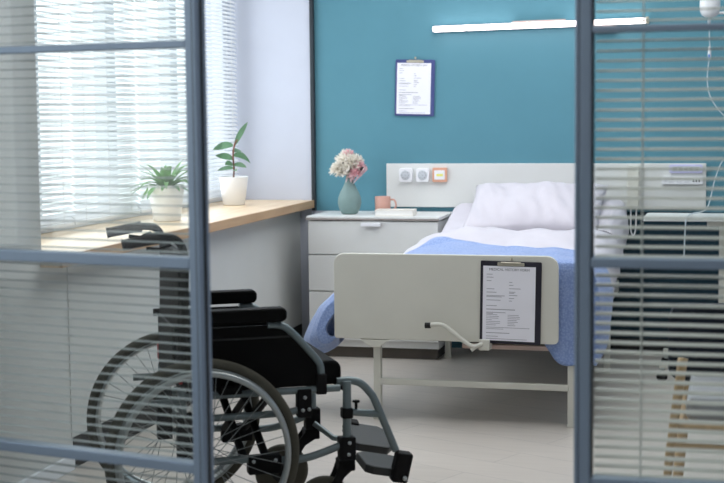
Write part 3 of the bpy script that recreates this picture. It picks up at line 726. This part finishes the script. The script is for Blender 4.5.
MB().tube(smooth_path([I(2.293, -.55, 1.727), I(2.294, -.55, 1.68), I(2.297, -.55, 1.62), I(2.287, -.55, 1.52), I(2.287, -.55, 1.46), I(2.30, -.55, 1.40), I(2.335, -.55, 1.34), I(2.39, -.55, 1.28), I(2.45, -.55, 1.22), I(2.44, -.55, 1.14), I(2.37, -.55, 1.085), I(2.33, -.55, 0.99), I(2.30, -.56, 0.86), I(2.27, -.58, 0.826), I(2.215, -.62, 0.815), I(2.2, -.84, 0.805), I(2.195, -.85, 0.75), I(2.19, -.85, 0.6)], 6), 0.0035, 6).build('drip_tube', M_tubefl, iv)
MB().lathe([(0.0, 1.575), (0.006, 1.58), (0.009, 1.60), (0.007, 1.63), (0.004, 1.645), (0, 1.646)], 12, Matrix.Translation((2.295 - 2.78, 0, 0))).build('valve', M_plastic_w, iv)
MB().box(2.289 - 2.78, 2.297 - 2.78, -0.0105, -0.008, 1.585, 1.605).build('valve_clip', M_blue, iv)

ch = thing('armchair', 'wooden chair with dark navy back and pale seat at right edge', 'chair', (2.55, -3.35, 0))
A = lambda x, y, z: (x - 2.55, y + 3.35, z)
for sx in (1, -1):
    MB().tube(smooth_path([A(2.55 - sx * 0.335, -3.62, 0.0), A(2.55 - sx * 0.305, -3.61, 0.3), A(2.55 - sx * 0.272, -3.6, 0.573), A(2.55 - sx * 0.27, -3.6, 0.583)], 4), 0.021, 14, rs=[0.012] * 4 + [0.0145] * 4 + [0.0155] * 3 + [0.011, 0.005]).build('leg', M_woodchair, ch)
    MB().tube([A(2.55 - sx * 0.31, -3.0, 0.0), A(2.55 - sx * 0.27, -3.06, 0.42)], 0.018, 12).build('leg', M_woodchair, ch)
m_ = MB(); m_.tube([A(2.27, -3.6, 0.385), A(2.83, -3.6, 0.385)], 0.014, 10); m_.tube([A(2.26, -3.61, 0.33), A(2.84, -3.61, 0.33)], 0.009, 10)
for x in (2.27, 2.83): m_.tube([A(x, -3.6, 0.38), A(x, -3.06, 0.38)], 0.014, 10)
m_.build('rail', M_woodchair, ch)
MB().box(2.29 - 2.55, 2.81 - 2.55, -3.58 + 3.35, -3.12 + 3.35, 0.40, 0.47, 0.02, 3).build('seat', M_cushion, ch)
MB().prism([(x - 2.55, z) for x, z in rrect(2.215, 2.88, 0.43, 0.69, 0.05)], 'y', 0.25, 0.33, 0.015).build('backrest', M_navy, ch)

# ------------------------------------------------------------------ wheelchair
wc = thing('wheelchair', 'black wheelchair with silver frame parked between glass door and bed', 'wheelchair', (0.712, -3.648, 0), R(30))
def wheel(ysgn):
    yy = 0.305 * ysgn; T = Matrix.Translation((0, yy, 0.30))
    w = MB()
    w.lathe([(0.262, -0.012), (0.268, -0.014), (0.272, -0.012), (0.272, 0.012), (0.268, 0.014), (0.262, 0.012), (0.255, 0.0), (0.262, -0.012)], 80, T, 'y'); wo = w.build('wheel', M_rim, wc)
    MB().tube([(0.283 * math.cos(2 * PI * i / 80), 0, 0.283 * math.sin(2 * PI * i / 80)) for i in range(80)], 0.0175, 14, False, True, None, T).build('tyre', M_tyre, wo)
    MB().tube([(0.258 * math.cos(2 * PI * i / 72), 0.033 * ysgn, 0.258 * math.sin(2 * PI * i / 72)) for i in range(72)], 0.0095, 10, False, True, None, T).build('push_rim', M_rim, wo)
    for k in range(6):
        a = k * PI / 3 + .3; MB().tube([(0.262 * math.cos(a), 0.008 * ysgn, 0.262 * math.sin(a)), (0.258 * math.cos(a), 0.033 * ysgn, 0.258 * math.sin(a))], 0.005, 6, M=T).build('rim_mount', M_rubber, wo)
    MB().lathe([(0, -0.035), (0.012, -0.035), (0.024, -0.03), (0.024, -0.024), (0.013, -0.02), (0.013, 0.02), (0.024, 0.024), (0.024, 0.03), (0.012, 0.035), (0, 0.035)], 24, T, 'y').build('hub', M_rim, wo)
    s = MB()
    for k in range(36):
        a = 2 * PI * k / 36; sd = 1 if k % 2 else -1; off = (1 if (k // 2) % 2 else -1) * 1.15
        s.tube([(0.023 * math.cos(a + off), 0.027 * sd, 0.023 * math.sin(a + off)), (0.258 * math.cos(a), 0, 0.258 * math.sin(a))], 0.0013, 5, M=T)
    s.build('spokes', M_spoke, wo)
    return wo
wheel(-1); wheel(1)
for s in (-1, 1):
    y = 0.235 * s
    # side frame
    f = MB()
    f.tube([(-0.05, y, 0.47), (0.45, y, 0.47)], 0.0115, 12)
    f.tube(smooth_path([(-0.05, y, 0.40), (0.20, y, 0.40), (0.30, y, 0.405), (0.36, y, 0.425)], 4), 0.0115, 12)
    f.tube(smooth_path([(-0.05, y, 0.262), (0.16, y, 0.262), (0.27, y, 0.250), (0.34, y, 0.253), (0.40, y, 0.268), (0.46, y, 0.288)], 5), 0.0125, 12)
    f.tube([(0.474, y, 0.49), (0.472, y, 0.245)], 0.0135, 14)
    f.tube([(-0.05, y, 0.25), (-0.05, y, 0.50)], 0.0125, 12)
    f.build('side_frame', M_tube, wc)
    cl = []
    for (xa, xb, ww, za, zb) in ((0.31, 0.355, 0.02, 0.385, 0.475), (0.445, 0.497, 0.022, 0.238, 0.312), (0.372, 0.405, 0.018, 0.455, 0.52), (0.150, 0.255, 0.022, 0.215, 0.272), (0.455, 0.49, 0.018, 0.372, 0.405), (-0.07, -0.02, 0.02, 0.24, 0.42)):
        cl.append(MB().box(xa, xb, y - ww, y + ww, za, zb, 0.004).build('clamp', M_rubber, wc))
    for (bx, bz, q) in ((0.332, 0.45, 0), (0.325, 0.41, 0), (0.345, 0.412, 0), (0.475, 0.295, 1), (0.472, 0.258, 1), (0.165, 0.258, 3), (0.235, 0.258, 3)):
        MB().lathe([(0, -0.003), (0.006, -0.003), (0.006, 0.003), (0, 0.003)], 10, Matrix.Translation((bx, y + s * 0.0215, bz)), 'y').build('bolt', M_rim, cl[q])
    # caster
    cx_ = 0.032 if s > 0 else 0.0
    cr_ = MB().lathe([(0.03, -0.012), (0.075, -0.016), (0.088, -0.014), (0.095, 0.0), (0.088, 0.014), (0.075, 0.016), (0.03, 0.012)], 40, Matrix.Translation((0.392 - cx_, y, 0.096)), 'y').build('caster', M_tyre, wc)
    MB().lathe([(0, -0.018), (0.03, -0.018), (0.04, -0.012), (0.04, 0.012), (0.03, 0.018), (0, 0.018)], 24, Matrix.Translation((0.392 - cx_, y, 0.096)), 'y').build('hub', M_plate, cr_)
    k = MB()
    for dy in (-0.024, 0.024):
        k.prism([(0.375 - cx_, 0.09), (0.40 - cx_, 0.078), (0.455 - cx_ * .5, 0.185), (0.49, 0.215), (0.49, 0.24), (0.445, 0.24), (0.43 - cx_ * .5, 0.2)], 'y', y + dy - 0.004, y + dy + 0.004, 0.0015)
    k.box(0.44, 0.492, y - 0.028, y + 0.028, 0.205, 0.242, 0.004)
    k.build('fork', M_rubber, cr_)
    # armrest
    am = MB().tube(smooth_path([(0.22, y, 0.684), (0.265, y, 0.678), (0.30, y, 0.652), (0.345, y, 0.602), (0.382, y, 0.556), (0.390, y, 0.525), (0.390, y, 0.47)], 5), 0.012, 12).build('armrest', M_tube, wc)
    MB().prism(rrect(-0.015, 0.278, 0.694, 0.737, [0.012, 0.018, 0.016, 0.012]), 'y', y - 0.028, y + 0.028, 0.006).build('pad', M_vinyl, am)
    MB().prism([(-0.04, 0.483), (0.375, 0.483), (0.375, 0.55), (0.315, 0.635), (0.29, 0.645), (-0.04, 0.65)], 'y', y - 0.004, y + 0.004, 0.001).build('side_panel', M_vinyl, am)
    MB().prism([(-0.04, 0.645), (0.29, 0.645), (0.255, 0.682), (-0.04, 0.682)], 'y', y - 0.006, y + 0.006, 0.001).build('pad_support', M_vinyl, am)
    MB().box(-0.04, 0.30, y - 0.006, y + 0.006, 0.641, 0.649, 0.001).build('trim_strip', M_plate, am)
    # push handle
    hd = MB().tube(smooth_path([(-0.045, y, 0.5), (-0.04, y, 0.7), (-0.034, y, 0.88), (-0.04, y, 0.93), (-0.062, y, 0.960), (-0.105, y, 0.966), (-0.14, y, 0.960)], 5), 0.0125, 12).build('push_handle', M_rubber, wc)
    g_ = MB().tube([(-0.108, y, 0.966), (-0.13, y, 0.963), (-0.215, y, 0.949), (-0.222, y, 0.948)], 0.017, 12, rs=[0.019, 0.0175, 0.0165, 0.019]).build('grip', mat('brown black grip rubber', (44, 34, 32), 0.7), hd)
    MB().tube([(-0.075, y, 0.945), (-0.11, y, 0.93), (-0.15, y, 0.935)], 0.006, 8).build('brake_lever', M_rubber, hd)
    # brake
    MB().box(0.06, 0.13, y - 0.018 + s * 0.02, y + 0.018 + s * 0.02, 0.476, 0.5, 0.004).tube([(0.1, y + s * 0.03, 0.49), (0.16, y + s * 0.035, 0.545)], 0.007, 8).build('brake', M_rubber, wc)
# seat and back
MB().prism(rrect(-0.02, 0.462, 0.478, 0.556, [0.01, 0.012, 0.03, 0.012]), 'y', -0.215, 0.215, 0.008).build('seat', M_vinyl, wc)
MB().prism([(-0.052, 0.915), (-0.022, 0.915), (-0.026, 0.70), (-0.03, 0.49), (-0.058, 0.49), (-0.056, 0.70)], 'y', -0.222, 0.215, 0.008).build('backrest', M_vinyl, wc)
MB().box(-0.068, -0.056, -0.17, 0.17, 0.50, 0.68, 0.004).build('back_pocket', M_rubber, wc)
for s in (-1, 1): MB().tube([(-0.074, 0.235 * s, 0.674), (-0.04, 0.235 * s, 0.674)], 0.013, 10).build('fold_knob', M_rubber, wc)
# tipping lever stubs at the rear
for s in (-1, 1): MB().tube([(-0.05, 0.235 * s, 0.456), (-0.147, 0.235 * s, 0.456)], 0.012, 10).build('rear_stub', M_tube, wc)
for s in (-1, 1): MB().box(-0.062, -0.052, 0.235 * s - 0.02, 0.235 * s + 0.02, 0.515, 0.565, 0.002).build('reflector', M_red, wc)
# cross brace
for xx in (0.14, 0.21):
    MB().tube([(xx, -0.225, 0.262), (xx - 0.01, 0.225, 0.455)], 0.0135, 10).build('cross_brace', M_rubber, wc)
    MB().tube([(xx + 0.02, 0.225, 0.262), (xx + 0.01, -0.225, 0.455)], 0.0135, 10).build('cross_brace', M_rubber, wc)
MB().tube([(0.0, -0.29, 0.30), (0.0, 0.29, 0.30)], 0.012, 10).build('axle', M_rubber, wc)
MB().tube([(0.474, -0.23, 0.46), (0.474, 0.23, 0.46)], 0.009, 10).build('front_bar', M_vinyl, wc)
# leg rests
for s in (-1, 1):
    y = 0.215 * s
    h = MB()
    if s < 0:
        h.tube(smooth_path([(0.445, y, 0.488), (0.49, y, 0.488), (0.525, y, 0.476), (0.555, y, 0.445), (0.575, y, 0.41), (0.64, y, 0.25)], 5), 0.0125, 12)
        h.tube([(0.474, y, 0.388), (0.592, y, 0.372)], 0.0115, 12)
    else:
        h.tube([(0.472, 0.21, 0.262), (0.53, 0.17, 0.215), (0.60, 0.14, 0.205)], 0.010, 10)
    ho = h.build('leg_rest', M_tube, wc)
    if s < 0:
        MB().tube([(0.509, y, 0.385), (0.509, y, 0.418)], 0.005, 8).lathe([(0, 0.0), (0.012, 0.0), (0.012, 0.006), (0, 0.007)], 12, Matrix.Translation((0.509, y, 0.416))).build('release_pin', M_rubber, ho)
    ym = -0.125 if s < 0 else 0.125
    F = Matrix.Translation((0.62 if s < 0 else 0.640, ym, 0.188 if s < 0 else 0.222)) @ Matrix.Rotation(R(12), 4, 'Y') @ Matrix.Rotation(R(5 if s < 0 else 15), 4, 'X')
    MB().prism([(-0.08, -0.08), (-0.055, -0.095), (0.055, -0.095), (0.08, -0.06), (0.08, 0.045), (0.05, 0.07), (-0.05, 0.07), (-0.08, 0.045)], 'z', -0.015, 0.013, 0.004, F).build('footplate', M_plate, wc)
    k = MB()
    k.box(0.005, 0.06, -0.12, -0.075, -0.025, 0.075, 0.008, 2, F) if s < 0 else k.box(-0.07, -0.02, 0.05, 0.09, -0.02, 0.02, 0.006, 2, F)
    ko = k.build('footplate_hinge', M_rubber, wc)
    if s < 0:
        MB().lathe([(0, -0.003), (0.008, -0.003), (0.008, 0.003), (0, 0.003)], 12, F @ Matrix.Translation((0.045, -0.123, -0.005)), 'y').build('bolt', M_rim, ko)

# ------------------------------------------------------------------ lights
def area(name, loc, rot, sx, sy, power, col):
    l = bpy.data.lights.new(name, 'AREA'); l.shape = 'RECTANGLE'; l.size = sx; l.size_y = sy; l.energy = power; l.color = col
    o = bpy.data.objects.new(name, l); C.objects.link(o); o.location = loc; o.rotation_euler = rot
    return o
area('ward_fill_light', (1.6, -1.3, 2.73), (0, 0, 0), 2.0, 2.0, 42, (0.95, 0.97, 1.0))  # added overhead fill for the ward, no fixture seen
area('bed_front_fill_light', (1.8, -2.9, 2.73), (0, 0, 0), 1.2, 0.6, 13, (1.0, 0.99, 0.97))  # extra fill added to brighten the footboard and other camera-facing sides
area('window_daylight', (-0.30, -1.65, 1.6), (0, R(-90), 0), 1.4, 3.0, 17, (0.90, 0.95, 1.0))
area('corridor_fill_light', (1.6, -6.2, 2.73), (0, 0, 0), 1.6, 1.2, 18, (0.95, 0.98, 1.0))  # unseen fill added on the corridor side for slats, door frames and bed front

w = bpy.data.worlds.new('overcast sky'); bpy.context.scene.world = w; w.use_nodes = True
nt = w.node_tree; N = nt.nodes; L = nt.links
bg = N['Background']
tc = N.new('ShaderNodeTexCoord'); sx = N.new('ShaderNodeSeparateXYZ'); cr = N.new('ShaderNodeValToRGB')
L.new(tc.outputs['Generated'], sx.inputs[0]); L.new(sx.outputs['Z'], cr.inputs[0])
cr.color_ramp.elements[0].position = 0.0; cr.color_ramp.elements[0].color = (0.60, 0.64, 0.64, 1)
cr.color_ramp.elements[1].position = 0.25; cr.color_ramp.elements[1].color = (0.88, 0.94, 1.0, 1)
L.new(cr.outputs[0], bg.inputs[0]); bg.inputs[1].default_value = 3.0

# ------------------------------------------------------------------ camera
cam = bpy.data.cameras.new('camera'); co = bpy.data.objects.new('camera', cam); C.objects.link(co)
cam.sensor_width = 36; cam.sensor_fit = 'HORIZONTAL'; cam.lens = 71.902
rot = Matrix(((0.96842, -0.0125, 0.24903), (0.24913, 0.08973, -0.9643), (-0.01029, 0.99589, 0.09001)))
Mx = rot.to_4x4(); Mx.translation = Vector((2.424, -7.98874, 1.34405))
co.matrix_world = Mx
cam.dof.use_dof = True; cam.dof.focus_distance = 6.0; cam.dof.aperture_fstop = 4.5
sc = bpy.context.scene
sc.camera = co
sc.view_settings.view_transform = 'Standard'
sc.view_settings.look = 'None'
sc.view_settings.exposure = 0.0
sc.cycles.transparent_max_bounces = 32
sc.cycles.max_bounces = 10
